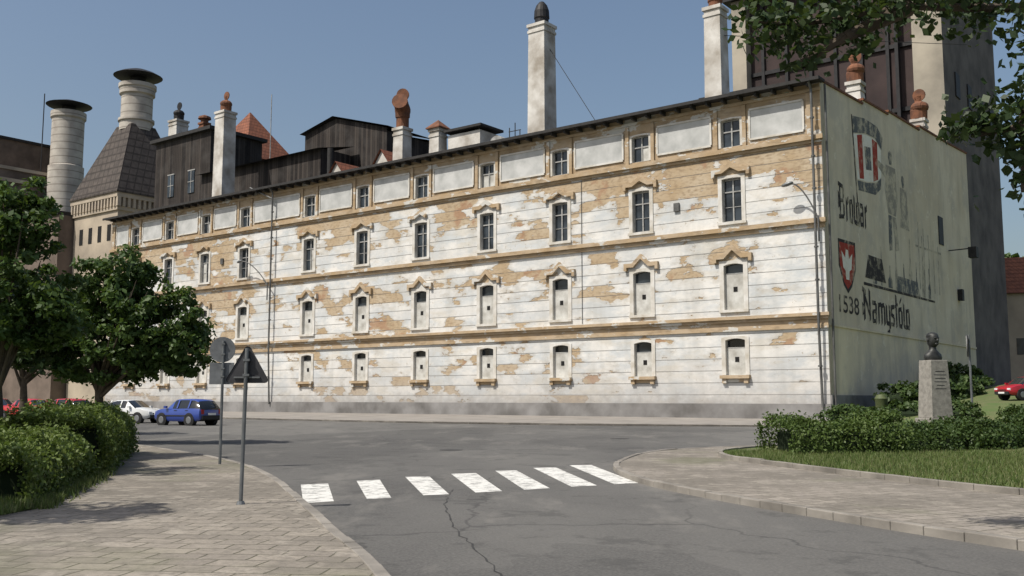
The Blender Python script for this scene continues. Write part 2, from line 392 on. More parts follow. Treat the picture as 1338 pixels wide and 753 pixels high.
mh=MB(); mh.tube((-2.0,33,0),(-2.0,33,.006),.38,.38,24); mh.tube((4.5,42,0),(4.5,42,.006),.4,.4,24); mh.obj('manhole_covers',[M_crack])
# ------------------------------------------------------------------ brewery building (local: x=-s, y=depth, z)
RZ=math.atan2(-.609,.793)
B=empty('brewery_building',(23.7,74.5,0),RZ)
cols=[7.5,15.9,24.35,32.9,41.5,50.0,58.5,70.0,77.7,85.4,93.2]
rows=[(3.5,6.4),(8.7,12.4),(15.8,19.4),(21.95,24.3)]
LEN=99.0; HW=.88
wl=MB()
sb=[0]
for c in cols: sb+=[c-HW,c+HW]
sb.append(LEN); zb=[-.3,3.5,6.4,8.7,12.4,15.8,19.4,21.4,21.95,24.3,25.9]
for i in range(len(sb)-1):
    for j in range(len(zb)-1):
        if i%2==1 and (zb[j],zb[j+1]) in rows: continue
        a,b=sb[i],sb[i+1]
        wl.face([(-b,0,zb[j]),(-a,0,zb[j]),(-a,0,zb[j+1]),(-b,0,zb[j+1])],1 if zb[j]>21 else 0)
for c in cols:
    for (z0,z1) in rows:
        a,b=c-HW,c+HW; D=.45
        wl.face([(-a,0,z0),(-a,D,z0),(-a,D,z1),(-a,0,z1)],2); wl.face([(-b,0,z0),(-b,0,z1),(-b,D,z1),(-b,D,z0)],2)
        wl.face([(-a,0,z1),(-a,D,z1),(-b,D,z1),(-b,0,z1)],2); wl.face([(-a,0,z0),(-b,0,z0),(-b,D,z0),(-a,D,z0)],2)
wl.obj('facade_wall',[M_fac,M_tan2,M_frame],B)
ew=MB()
prof=[(0,26.0),(10,26.5),(10.01,26.9),(17,27.2),(17.01,27.5),(27,27.9),(27.01,28.3),(38,28.8),(46,29.3)]
ew.face([(0,0,-.3),(0,46,-.3)]+[(0,d,zz) for d,zz in reversed(prof)])
ew.face([(-LEN,0,-.3),(-LEN,0,25.9),(-LEN,46,27),(-LEN,46,-.3)]); ew.face([(0,46,-.3),(-LEN,46,-.3),(-LEN,46,27),(0,46,29.3)])
ew.obj('end_wall',[M_end],B)
cp=MB()
for (d0,z0),(d1,z1) in zip(prof[:-1],prof[1:]):
    if d1-d0<.1: continue
    p=[(-.35,d0,z0),(.12,d0,z0),(.12,d1,z1),(-.35,d1,z1)]
    b=len(cp.v); cp.v+=p+[(x,y,zz+.18) for x,y,zz in p]
    for q in ((3,2,1,0),(4,5,6,7),(0,1,5,4),(1,2,6,5),(2,3,7,6),(3,0,4,7)): cp.f.append(tuple(b+i for i in q)); cp.m.append(0)
cp.box(.003,.10,.05,46,7.1,7.3,1); cp.box(.003,.14,.02,46,-.3,1.9,2)
cp.obj('end_wall_trim',[M_rust,M_end,M_plinth],B)
rf=MB(); rf.face([(-.36,-.9,26.0),(-.36,46,28.6),(-LEN-.6,46,26.8),(-LEN-.6,-.9,26.0)]); rf.obj('roof',[M_roof],B)
fr=MB(); wi=MB(); hd=MB()
for ri,(z0,z1) in enumerate(rows):
    for c in cols:
        rise={0:.14,1:.14,2:.06,3:.10}[ri]; fw={0:.30,1:.34,2:.30,3:.16}[ri]
        N=8; inner=[(-HW+.04,z0)]; outer=[(-HW-fw,z0)]
        for k in range(N+1):
            t=-1+2*k/N; inner.append(((HW-.04)*t,z1-rise*t*t)); outer.append(((HW+fw)*t,z1+fw*.75 if ri in(1,2) else z1+fw*.6-rise*.6*t*t))
        inner.append((HW-.04,z0)); outer.append((HW+fw,z0))
        pr=-.07 if ri<3 else -.04
        P=lambda s,d,zz:(-(c+s),d,zz)
        for k in range(len(inner)-1):
            (a,za),(b,zb_)=inner[k],inner[k+1]; (A,ZA),(Bq,ZB)=outer[k],outer[k+1]
            fr.face([P(a,pr,za),P(b,pr,zb_),P(Bq,pr,ZB),P(A,pr,ZA)])
            fr.face([P(a,pr,za),P(a,.44,za),P(b,.44,zb_),P(b,pr,zb_)])
            fr.face([P(A,pr,ZA),P(Bq,pr,ZB),P(Bq,.0,ZB),P(A,.0,ZA)])
        if ri==0:
            hd.box(-(c-1.25),-(c+1.25),-.38,.0,z0-.28,z0-.02,0); hd.box(-(c-1.1),-(c-.75),-.25,0,z0-.65,z0-.285,0); hd.box(-(c+1.1),-(c+.75),-.25,0,z0-.65,z0-.285,0)
            hd.box(-(c-.74),-(c+.74),-.1,0,z0-.55,z0-.285,0)
        elif ri in(1,2): fr.box(-(c-1.25),-(c+1.25),-.18,.0,z0-.22,z0-.003,0)
        if ri in (1,2):
            pk=1.25 if ri==2 else 1.5
            miss=random.random()
            o_=[(-1.65,.12),(-1.65,.74),(-.85,.74),(0,pk),(.85,.74),(1.65,.74),(1.65,.12)]; i_=[(-1.38,.12),(-1.38,.40),(-.74,.40),(0,pk-.42),(.74,.40),(1.38,.40),(1.38,.12)]
            for k in range(6):
                if miss<.12 and k in(0,1): continue
                a,b=o_[k],o_[k+1]; a2,b2=i_[k],i_[k+1]; Q=lambda q,d:(-(c+q[0]),d,z1+q[1])
                hd.face([Q(a,-.30),Q(b,-.30),Q(b2,-.30),Q(a2,-.30)]); hd.face([Q(a,-.30),Q(a,0),Q(b,0),Q(b,-.30)]); hd.face([Q(a2,-.30),Q(b2,-.30),Q(b2,0),Q(a2,0)])
                hd.face([Q(a,-.30),Q(a2,-.30),Q(a2,0),Q(a,0)]); hd.face([Q(b,-.30),Q(b,0),Q(b2,0),Q(b2,-.30)])
        X0,X1=c-HW,c+HW; bb=lambda s0,s1,d0,d1,a,b,mi: wi.box(-s0,-s1,d0,d1,a,b,mi)
        H=z1-z0
        wi.face([(-X1,.38,z0),(-X0,.38,z0),(-X0,.38,z1),(-X1,.38,z1)],0)
        jit=random.uniform(-.05,.05)
        if ri in (2,3):
            for s0,s1 in((X0,X0+.12),(X1-.12,X1),(c-.055,c+.055)): bb(s0,s1,.28,.37,z0,z1,1)
            tz=z0+H*(.68 if ri==2 else .55)
            for (p,q) in ((X0+.125,c-.06),(c+.06,X1-.125)):
                bb(p,q,.29,.37,z0,z0+.11,1); bb(p,q,.29,.37,tz,tz+.10,1); bb(p,q,.29,.37,z1-.16,z1-.05,1)
                if ri==2: bb(p,q,.31,.36,z0+H*.34,z0+H*.34+.045,1)
                if random.random()<.10: bb(p,q,.365,.375,z0+.12,tz-.01,2)
        else:
            top=z0+H*(.76+jit)
            if random.random()<.15: top=z0+H*.55
            bb(X0,X1,.24,.37,z0,top,2)
            q=.17; cz=z0+H*(.42+jit*.5); ox=random.uniform(-.05,.05); bb(c-q+ox,c+q+ox,.21,.238,cz-q,cz+q*1.3,3)
            bb(X0+.02,X1-.02,.22,.238,top-.07,top-.002,1)
            bb(X0,X0+.07,.28,.37,top+.002,z1,1); bb(X1-.07,X1,.28,.37,top+.002,z1,1)
fr.obj('window_surrounds',[M_frame],B); wi.obj('windows',[M_glass,M_sash,M_board,M_black],B); hd.obj('window_hoods_and_sills',[M_tan],B)
mo=MB()
def band(z0,z1,p,mi): mo.box(.0+p*.6,-LEN,-p,-.002,z0,z1,mi)
band(21.2,21.42,.14,0); band(21.425,21.78,.32,0)
band(14.62,14.95,.15,0); band(14.955,15.30,.36,0)
band(6.95,7.25,.16,0); band(7.255,7.62,.10,0); band(7.625,7.85,.28,0); band(7.855,8.1,.46,0)
band(-.3,1.25,.14,2); band(25.25,25.5,.12,0)
mo.obj('facade_mouldings',[M_tan,M_frame,M_plinth],B)
ap=MB(); edges=[0.9]+[x for c in cols for x in (c-1.25,c+1.25)]+[LEN-.8]
for i in range(0,len(edges),2):
    a,b=edges[i]+.45,edges[i+1]-.45
    if b-a<1: continue
    ap.box(-a,-b,-.05,-.002,22.3,24.75,0)
    for (x0,x1,z0,z1) in((a,b,24.65,24.8),(a,b,22.2,22.35),(a-.08,a+.08,22.355,24.645),(b-.08,b+.08,22.355,24.645)):
        ap.box(-x0,-x1,-.12,-.052,z0,z1,1)
    for x in (edges[i]+.0,edges[i+1]-.0): ap.box(-(x-.16),-(x+.16),-.15,-.002,21.8,25.2,2)
ap.obj('attic_panels',[M_panel,M_frame,M_tan2],B)
ev=MB(); ev.box(.35,-LEN-.6,-1.05,.2,25.88,26.08); ev.box(.35,-LEN-.6,-1.18,-1.06,25.8,26.06)
x=.6
while x<LEN: ev.box(-x,-x-.16,-.95,-.13,25.52,25.86); x+=1.41
ev.obj('eaves',[M_eave],B)
pp=MB()
for s in (.5,64.4):
    pp.tube((-s,-.28,1.0),(-s,-.55,7),.1); pp.tube((-s,-.55,7),(-s,-.55,25.3),.1)
    pp.tube((-s,-.55,25.3),(-s,-1.05,25.8),.1)
    for zz in (4,10.5,13,17.5,20,23): pp.tube((-s,-.5,zz),(-s,-.5,zz+.12),.17)
pp.tube((.25,.4,1),(.25,.4,25.8),.09)
pp.tube((-64.4,-.6,24.6),(-68.5,-.6,26.4),.09)
pp.tube((-22,-.06,8.2),(-22,-.06,21.1),.025)
for s_,z_ in ((73.9,17.8),(12.2,17.2)): pp.box(-s_,-s_-.5,-.18,-.003,z_,z_+.7)
pp.obj('drainpipes',[M_pipe],B)
# mural ---------------------------------------------------
def text(body,d0,d1,z,h,mat,name,off=.02):
    t=bpy.data.curves.new(name,'FONT'); t.body=body; t.size=1; t.offset=off; t.materials.append(mat)
    o=bpy.data.objects.new(name,t); link(o); bpy.context.view_layer.update()
    me=bpy.data.meshes.new_from_object(o.evaluated_get(bpy.context.evaluated_depsgraph_get()))
    bpy.data.objects.remove(o)
    xs=[v.co.x for v in me.vertices]; ys=[v.co.y for v in me.vertices]
    sx=(d1-d0)/(max(xs)-min(xs)); sy=h/(max(ys)-min(ys)); mx,my=min(xs),min(ys)
    for v in me.vertices: v.co=Vector((.012,d0+(v.co.x-mx)*sx,z+(v.co.y-my)*sy))
    link(bpy.data.objects.new(name,me),B)
mu=MB()
def poly(pts,mi,x=.010): mu.face([(x,d,zz) for d,zz in pts],mi)
def frak(word,d0,d1,z,h):
    V=lambda x,a,b:[(x,a-.05),(x+.19,a+.03),(x+.19,b-.03),(x,b+.05)]
    Dg=lambda x0,z0,x1,z1,w=.10:[(x0,z0-w),(x1,z1-w),(x1,z1+w),(x0,z0+w)]
    Gs={'B':(1.0,[V(.18,.05,.95),V(.7,.1,.42),V(.66,.6,.9),Dg(.05,.95,.75,.9,.06),Dg(.3,.5,.75,.52,.05),Dg(.05,.03,.75,.08,.06),V(.0,.3,.7)]),
    'r':(.55,[V(.1,.0,.6),Dg(.2,.5,.5,.62)]),'o':(.65,[V(.05,.08,.55),V(.42,.08,.55),Dg(.1,.56,.5,.6,.07),Dg(.1,.06,.5,.03,.07)]),
    'w':(.95,[V(.05,.08,.78),V(.4,.08,.6),V(.74,.08,.55),Dg(.1,.06,.5,.03,.07),Dg(.45,.06,.85,.03,.07),Dg(.42,.56,.9,.62,.06)]),
    'a':(.68,[V(.05,.06,.3),V(.42,.0,.6),Dg(.1,.6,.5,.6,.07),Dg(.1,.33,.45,.36,.06),Dg(.08,.04,.45,.07,.06)]),
    'N':(1.05,[V(.15,.05,.95),V(.75,.05,.95),Dg(.05,.95,.45,.85,.08),Dg(.3,.75,.85,.2,.12),V(.0,.2,.5)]),
    'm':(.95,[V(.05,.0,.6),V(.4,.0,.6),V(.74,.0,.58),Dg(.1,.56,.45,.6,.07),Dg(.45,.56,.8,.6,.07)]),
    'y':(.62,[V(.05,.1,.62),V(.42,-.1,.62),Dg(.1,.07,.5,.05,.07),Dg(.15,-.25,.5,-.15,.06)]),
    's':(.55,[V(.05,.35,.6),V(.34,.05,.3),Dg(.08,.58,.5,.62,.07),Dg(.1,.36,.45,.3,.07),Dg(.0,.05,.45,.05,.06)]),
    'l':(.42,[V(.12,.0,1.0),Dg(.0,.62,.42,.72,.05)]),'O':(.65,[V(.05,.08,.55),V(.42,.08,.55),Dg(.1,.56,.5,.6,.07),Dg(.1,.06,.5,.03,.07),Dg(.25,.78,.5,.95,.05)])}
    tot=sum(Gs[c][0] for c in word); sx=(d1-d0)/tot; X=d0
    for n_,c in enumerate(word):
        for i,st in enumerate(Gs[c][1]): poly([(X+p[0]*sx,z+p[1]*h) for p in st],0,.010+.0025*i)
        X+=Gs[c][0]*sx
frak('Browar',3.2,10.2,15.8,2.9); frak('NamyslOw',8.0,21.2,7.95,2.8)
text('1538',2.6,7.2,8.3,1.4,D_dark,'mural_year',.01)
poly([(2.8,14.1),(6.8,14.2),(6.8,12),(5.7,10.5),(4.75,9.9),(3.8,10.5),(2.8,12)],0,.008); poly([(3.05,13.85),(6.55,13.95),(6.55,12.1),(5.6,10.75),(4.75,10.25),(3.9,10.75),(3.05,12.1)],1,.012)
poly([(4.5,13.4),(5.0,13.4),(5.2,12.7),(6.0,13.2),(5.7,11.9),(5.2,11.7),(5.1,11.0),(4.4,11.0),(4.3,11.7),(3.8,11.9),(3.5,13.2),(4.3,12.7)],3,.016)
poly([(7.2,24.9),(10.5,25.4),(13.7,25.4),(15.2,24.7),(14.8,23.5),(13,24.2),(10.5,24.1),(7.4,23.5)],4); poly([(7.4,23.4),(10.5,24.0),(13,24.1),(14.6,23.4),(14.4,21),(13,20.3),(10.5,19.9),(8.0,19.7)],3)
poly([(8.3,23.5),(9.6,23.8),(9.7,20.0),(8.6,19.85)],1,.014);poly([(12.2,24.0),(13.6,23.9),(13.5,20.6),(12.2,20.2)],1,.014); poly([(10.1,22.9),(11.7,23.1),(11.8,21.1),(10.3,20.9)],4,.016); poly([(8.0,19.6),(10.5,19.8),(13,20.2),(14.4,20.9),(14.2,19.9),(12.6,19.1),(8.2,18.8)],4)
poly([(7.0,25.0),(7.25,25.0),(7.95,17.5),(7.7,17.5)],0,.014)
random.seed(5)
def blob(d,zc,a,b,mi,x):
    n=14; poly([(d+a*math.cos(2*math.pi*k/n)*random.uniform(.7,1.15),zc+b*math.sin(2*math.pi*k/n)*random.uniform(.7,1.15)) for k in range(n)],mi,x)
blob(17.2,23.2,.65,.75,4,.012); poly([(15.8,22.4),(18.6,22.5),(19.0,19.6),(18.2,18.0),(16.0,18.0),(15.4,19.8)],2,.010); poly([(15.9,22.1),(15.9,21.0),(13.6,21.8),(13.6,22.4)],2,.014)
poly([(16.0,17.9),(17.0,17.9),(16.8,14.8),(15.8,14.6)],4,.011); poly([(17.1,17.9),(18.2,17.9),(18.8,15.0),(17.8,14.8)],2,.011)
blob(20.8,21.6,.5,.6,4,.012); poly([(19.8,21.0),(21.8,21.0),(22.3,17.2),(19.5,17.2)],2,.010)
for k in range(9):
    d0=11+k*2.1; hh=[2.2,3.4,2,4.2,2.6,5.2,3.2,6.0,3][k]; w1=random.uniform(.35,.6)
    poly([(d0,11.3),(d0+2*w1,11.3),(d0+2*w1,11.3+hh*.35),(d0+1.35*w1,11.3+hh*.5),(d0+1.2*w1,11.3+hh),(d0+.8*w1,11.3+hh),(d0+.65*w1,11.3+hh*.5),(d0,11.3+hh*.35)],2 if k%2 else 4)
poly([(9,11.6),(14.5,11.6),(13.6,13.6),(10,13.6)],0,.016); poly([(17.5,11.2),(25,11.2),(24,12.6),(18,12.6)],4,.016)
poly([(8.6,10.95),(30,11.05),(30,11.25),(8.6,11.2)],0,.018)
for k in range(5): poly([(25+k*1.7,12),(25.25+k*1.7,12),(25.25+k*1.7,18.5-k*.4),(25+k*1.7,18.5-k*.4)],2)
poly([(24,16),(33,16.2),(33,16.4),(24,16.2)],2,.014)
mu.obj('mural_pictures',[D_dark,D_red,D_grey,D_white,D_blue],B)
wd=MB(); wd.box(.0,.08,32.5,34.2,17.3,20.2,0); wd.tube((.05,36,17),(2.2,37,17.2),.06,mi=1); wd.box(1.8,2.6,36.6,37.6,16.2,17.3,1); wd.box(.01,.5,39,39.8,12,13.2,1)
wd.obj('end_wall_fittings',[M_dark,M_dark],B)
# ------------------------------------------------------------------ roof chimneys
def cowl(m,x,y,z,r,kind,mi):
    if kind=='dome':
        m.lathe((x,y,z),[(r*.95,0),(r*.95,.9*r),(r*1.08,1.0*r),(r*1.02,2.0*r),(r*.75,2.8*r),(r*.35,3.3*r),(.02,3.45*r)],16,mi)
    elif kind=='elbow':
        m.tube((x,y,z),(x,y,z+1.3*r),r*.75,r*.75,14,mi)
        pts=[]
        for k in range(6):
            a=math.radians(15*k); q=(1-math.cos(a))*1.2*r; pts.append((x+q*.5,y-q*.85,z+1.3*r+math.sin(a)*1.5*r))
        for a,b in zip(pts[:-1],pts[1:]): m.tube(a,b,r*.85,r*.88,14,mi)
        m.ball((x,y,z+2.2*r),r*.95,r*.95,r*1.1,14,9,mi)
        e=Vector(pts[-1]); m.tube(e,e+Vector((.35*r,-.6*r,.15*r)),r*.85,r*.95,14,mi)
        m.box(x-.05,x+.05,y-r*.35,y+r*.35,z+2.9*r,z+3.9*r,mi); m.tube((x-.06,y+.1,z+4.1*r),(x+.06,y-.1,z+4.1*r),r*.75,r*.75,14,mi)
    elif kind=='fin':
        m.lathe((x,y,z),[(r*.9,0),(r*.95,1.0*r),(r*.75,1.7*r),(r*.4,2.1*r)],14,mi)
        m.ball((x+.15*r,y-.1*r,z+1.4*r),r*1.0,r*1.05,r*.7,12,8,mi)
        m.tube((x+r*.1,y-.05,z+2.9*r),(x+r*.1,y+.05,z+2.9*r),r*.72,r*.72,14,mi); m.box(x-r*.4,x+r*.35,y-.05,y+.05,z+1.8*r,z+2.8*r,mi)
    elif kind=='pyr':
        m.box(x-r,x+r,y-r,y+r,z,z+.12,mi); m.box(x-r,x+r,y-r,y+r,z+.12,z+1.1*r,mi,top=(r*.98,r*.98))
    elif kind=='cap':
        m.tube((x,y,z),(x,y,z+.7*r),r*.7,r*.7,12,mi); m.tube((x,y,z+.7*r),(x,y,z+1.1*r),r*1.2,r*1.1,12,mi); m.tube((x,y,z+1.1*r),(x,y,z+1.5*r),r*1.1,.1,12,mi)
def chimney(name,s,d,w,z0,z1,kind,r,mat=None,cm=None,cap=True,taper=.04):
    m=MB(); h=w/2; x=-s
    m.box(x-h,x+h,d-h,d+h,z0,z1-.9,0,top=(taper*w,taper*w))
    k=h-taper*w
    m.box(x-k-.08,x+k+.08,d-k-.08,d+k+.08,z1-.898,z1-.65,0); m.box(x-k-.0,x+k+.0,d-k-.0,d+k+.0,z1-.648,z1-.3,0); m.box(x-k-.13,x+k+.13,d-k-.13,d+k+.13,z1-.298,z1,0)
    if kind: cowl(m,x,d,z1,r,kind,1)
    return m.obj(name,[mat or M_chim,cm or M_rust],B)
chimney('chimney_centre',28.5,3,2.05,25.5,38.0,'dome',.72,cm=M_dark)
chimney('chimney_east',10.0,3,1.6,25.5,35.2,'dome',.6,cm=M_rust)
chimney('chimney_west',78.6,3,2.0,25.5,38.2,'fin',.75)
chimney('chimney_elbow',47.2,3,1.5,25.5,30.8,'elbow',.92)
chimney('chimney_pyramid',42.0,3,1.4,25.5,29.8,'pyr',.95)
chimney('chimney_far',102.5,12,2.2,25.5,43.2,'fin',.8,cm=M_dark)
chimney('chimney_gable_a',1.0,11.5,1.5,26,29.0,'fin',.78,taper=.12)
chimney('chimney_gable_b',1.1,31.5,1.8,27,30.2,'fin',.9,taper=.15)
chimney('vent_far',96,12,1.2,38,41.8,'cap',.8,mat=M_rust)
rs=MB()
rs.box(-91.5,-105,10,19,25.5,39.6,0); rs.box(-91,-105.8,9.4,19.6,39.6,40.1,1)
for s in (95,100):
    rs.box(-s,-s-1.5,9.9,9.99,31,34.2,4); rs.box(-s+.1,-s-1.6,9.86,9.93,34.25,34.4,7)
    rs.box(-s-.7,-s-.8,9.85,9.895,31,34.2,7); rs.box(-s,-s-1.5,9.84,9.88,32.6,32.7,7)
rs.box(-91.4,-91.3,12,13.5,33,36,4)
rs.box(-66,-90.5,8,13,25.5,32.6,0); b=len(rs.v); rs.v+=[(-65.6,7.2,32.4),(-91,7.2,32.4),(-91,13.4,33.8),(-65.6,13.4,33.8)]; rs.f.append((b,b+1,b+2,b+3)); rs.m.append(1)
x0,x1,y0,y1=-76.0,-60.5,14,22
rs.box(x0,x1,y0,y1,25.5,35.2,0)
xm=x0+6
for yy in (y0,y1): rs.face([(x0,yy,35.2),(x1,yy,35.2),(x1,yy,35.6),(xm,yy,38.4),(x0,yy,37.2)],0)
rs.face([(x0-.5,y0-.6,37.15),(xm,y0-.6,38.6),(xm,y1+.6,38.6),(x0-.5,y1+.6,37.15)],1); rs.face([(xm,y0-.6,38.6),(x1+.7,y0-.6,35.6),(x1+.7,y1+.6,35.6),(xm,y1+.6,38.6)],1)
rs.box(-97.5,-108,20.5,30,25.5,38.6,3); rs.box(-96.2,-109.2,19.8,30.6,38.6,47.6,2,top=(6.4,5.35))
for s,d,wd_,zt in ((57,2.5,3.4,28.4),(49.8,2.5,3.6,28.7)):
    rs.face([(-s-wd_/2,d,26.3),(-s+wd_/2,d,26.3),(-s,d,zt)],3)
    rs.face([(-s-wd_/2,d-.3,26.4),(-s,d-.3,zt+.1),(-s,d+4,zt+.1),(-s-wd_/2,d+4,26.4)],2); rs.face([(-s+wd_/2,d-.3,26.4),(-s+wd_/2,d+4,26.4),(-s,d+4,zt+.1),(-s,d-.3,zt+.1)],2)
rs.box(-36.3,-40.6,3,6,25.5,28.9,3); rs.box(-35.9,-41,2.6,6.4,29.2,29.45,1)
for s in (36.6,40.3): rs.tube((-s,3.2,28.8),(-s,3.2,29.3),.08,mi=1)
rs.tube((-34.2,3,27.0),(-34.2,3.9,27.0),.9,.9,16,mi=7); rs.tube((-32.5,3,25.5),(-32.5,3,28.4),.05,mi=1); rs.tube((-31.8,3,25.5),(-31.8,3,28.8),.05,mi=1); rs.tube((-31.2,3,25.5),(-31.2,3,28),.05,mi=1)
rs.tube((-31.1,3,28),(-32.6,3,28),.04,mi=1)
rs.tube((-80.8,12,33),(-80.8,12,43.2),.06,mi=7); rs.tube((-27.6,3,35.5),(-21.5,3,26),.03,mi=1); rs.tube((-9.2,3,32.6),(2,40,40),.03,mi=1)
rs.tube((-62,6,25),(-62,6,31.5),.35,.35,12,mi=1)
rs.obj('roof_structures',[M_plank,M_eave,M_redroof,M_chim,M_glass,M_rust,M_dark,M_sash],B)
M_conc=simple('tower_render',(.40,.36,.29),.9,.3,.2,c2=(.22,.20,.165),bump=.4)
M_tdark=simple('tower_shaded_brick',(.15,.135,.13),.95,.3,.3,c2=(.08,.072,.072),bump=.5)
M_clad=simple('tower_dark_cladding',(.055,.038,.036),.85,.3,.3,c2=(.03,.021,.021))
T=empty('brewery_tower',(23.7,74.5,0),RZ)
t=MB()
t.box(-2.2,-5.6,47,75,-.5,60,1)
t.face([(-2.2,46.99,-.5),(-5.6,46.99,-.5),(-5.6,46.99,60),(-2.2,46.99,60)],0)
t.box(-5.61,-26.5,48,70,20,56,2); t.box(-26.51,-28.5,46.5,50,20,60,0)
for k in range(6): t.box(-8.5-k*3.2,-8.9-k*3.2,47.6,47.99,24,56,3)
for zz in (36,44,52): t.box(-5.7,-26.4,47.7,47.99,zz,zz+.5,3)
t.box(-7.2,-7.6,46.8,47.6,28,52,3); t.box(-1.5,-29.5,45.8,75,54.5,55.6,3)
t.box(-17,-25,30,44,26,36,2); t.box(-16.8,-25.2,29.8,44.2,36,36.6,3)
for k in range(4): t.box(-2.19,-2.05,52+k*6,54+k*6,38,41,3)
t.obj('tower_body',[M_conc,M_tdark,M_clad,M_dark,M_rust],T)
# ------------------------------------------------------------------ malt kiln + far buildings
M_kiln=simple('kiln_brick',(.44,.375,.29),.9,.25,.18,c2=(.27,.23,.185),bump=.4)
def ring_mat():
    m=NB('chimney_render',.9,.15); x,y,z=m.sep(m.co); q=m.math('FRACT',m.math('MULTIPLY',z,.7))
    c=m.mix(m.ramp(m.noise(.4,5),.35,.7),(.48,.45,.40),(.30,.27,.24)); c=m.mix(m.math('MULTIPLY',m.math('LESS_THAN',q,.15),.6),c,(.16,.14,.12)); return m.col(c)
M_ring=ring_mat(); M_slate=tiles('kiln_slate',(.06,.052,.048),(.10,.085,.075),.7)
K=empty('malt_kiln_tower',(-68.5,177,0),RZ)
k=MB(); k.box(-7,7,-7,7,0,33.6,0); k.box(-7.3,7.3,-7.3,7.3,33.6,34.2,0); k.box(-7.6,7.6,-7.6,7.6,35.8,36.6,0)
for i in range(16):
    u=-7.4+i*.98; k.box(u,u+.45,-7.55,-6.9,34.2,35.8,0); k.box(6.9,7.55,u,u+.45,34.2,35.8,0)
k.box(-7,7,-7,7,34.2,35.8,0)
k.box(-7.8,7.8,-7.8,7.8,36.6,36.9,2); k.box(-7.7,7.7,-7.7,7.7,36.9,50.6,2,top=(5.3,5.3))
for i in range(4):
    for zz in (20,28.5): k.box(-5+i*3.0,-3.9+i*3.0,-7.06,-6.99,zz,zz+2.8,3); k.box(6.99,7.06,-5+i*3.0,-3.9+i*3.0,zz,zz+2.8,3)
k.obj('kiln_body',[M_kiln,M_ring,M_slate,M_black],K)
k=MB(); k.lathe((0,0,49.8),[(2.9,0),(2.9,1.6),(3.15,1.7),(3.15,2.2),(2.75,2.3),(2.75,6.6),(3.1,6.8),(3.1,7.8),(3.3,8.0),(3.3,8.7),(2.6,8.8),(2.0,8.9)],28,0)
k.lathe((0,0,58.6),[(1.4,0),(1.4,1.2),(4.0,1.3),(4.3,1.5),(3.2,2.1),(1.6,2.7),(.2,2.9)],24,1)
k.obj('kiln_chimney',[M_ring,M_dark],K,smooth=True)
K2=empty('round_chimney_stack',(-88.2,193,0))
k=MB(); k.lathe((0,0,30),[(3.3,0),(3.3,17),(3.0,17.2),(3.0,26.5),(3.3,26.8),(3.3,28.0),(2.3,28.1)],28,0); k.lathe((0,0,57.9),[(1.3,0),(1.3,1.2),(4.0,1.4),(4.3,1.6),(1.5,2.5),(.2,2.7)],24,1)
k.tube((-5,0,35),(-5,0,62),.1,mi=1)
k.obj('stack',[M_ring,M_dark],K2,smooth=True)
FB=empty('brewery_annex',(-99,192,0),RZ)
k=MB(); k.box(-25,6,-6,12,0,45,0); k.box(-25.4,6.4,-6.4,12,42.6,43.3,1); k.box(-25.3,6.3,-6.3,12,45,45.6,1); k.box(-25,1,-5,10,45.6,52.0,2); k.box(-25.4,1.4,-5.4,10.4,52.0,52.5,3)
for i in range(5): k.box(-20+i*5,-18.6+i*5,-6.08,-5.99,33,37,3); k.box(-20+i*5,-18.6+i*5,-5.08,-4.99,47,49.6,3)
k.box(7,26,-3,10,0,34,0); k.box(7,26,-3.3,10,34,34.7,3)
k.obj('annex_body',[simple('annex_brown_brick',(.18,.14,.115),.9,.3,.3),M_kiln,simple('annex_upper',(.12,.095,.08),.9,.3,.4),M_dark],FB)
H=empty('red_roof_house',(78,150,2),-.3)
k=MB(); k.box(-8,8,-5,5,-2,15,0); k.face([(-8.5,-5.6,15),(8.5,-5.6,15),(8.5,0,21),(-8.5,0,21)],1); k.face([(-8.5,5.6,15),(-8.5,0,21),(8.5,0,21),(8.5,5.6,15)],1)
k.face([(-8,-5,15),(-8,5,15),(-8,0,20.6)],0)
for i in range(4): k.box(-6+i*3.4,-4.6+i*3.4,-5.06,-4.99,6,8.4,2)
k.obj('house_body',[M_kiln,M_redroof,M_glass],H)
m=MB(); na,nd=16,24
for i in range(na+1):
    for j in range(nd+1):
        a=60*i/na; d=-14+80*j/nd
        zz=(ss(a/12)*1.5+2.4*ss(d/35))*ss((d+14)/15)-.02
        m.v.append((23.7+.793*a+.609*d,74.5-.609*a+.793*d,zz if a>0 or d>0 else -.1))
for i in range(na):
    for j in range(nd):
        b=i*(nd+1)+j; m.f.append((b,b+nd+1,b+nd+2,b+1)); m.m.append(0)
m.obj('grass_bank',[M_grass],smooth=True)
def wall_lamp(s,d,z,dx,dz):
    L=empty('wall_street_lamp',(23.7-.793*s+.609*d,74.5+.609*s+.793*d,z),RZ)
    m=MB(); m.tube((0,0,-1.8),(0,0,.2),.07); pts=[(0,0,.0)]
    for k in range(1,8):
        t=k/7; pts.append((-dx*t,-.5*t,dz*(1-(1-t)**1.7)))
    m.path(pts,.06); e=pts[-1]; R=Matrix.Rotation(math.radians(-12),3,'Y')
    m.ball((e[0]-.35,e[1],e[2]-.02),.5,.2,.16,12,8,1,R); m.obj('lamp_body',[M_pipe,M_ltgrey],L,smooth=True)
wall_lamp(.2,-.7,15.2,1.8,2.8); wall_lamp(64.6,-.8,14.6,4.2,3.0)
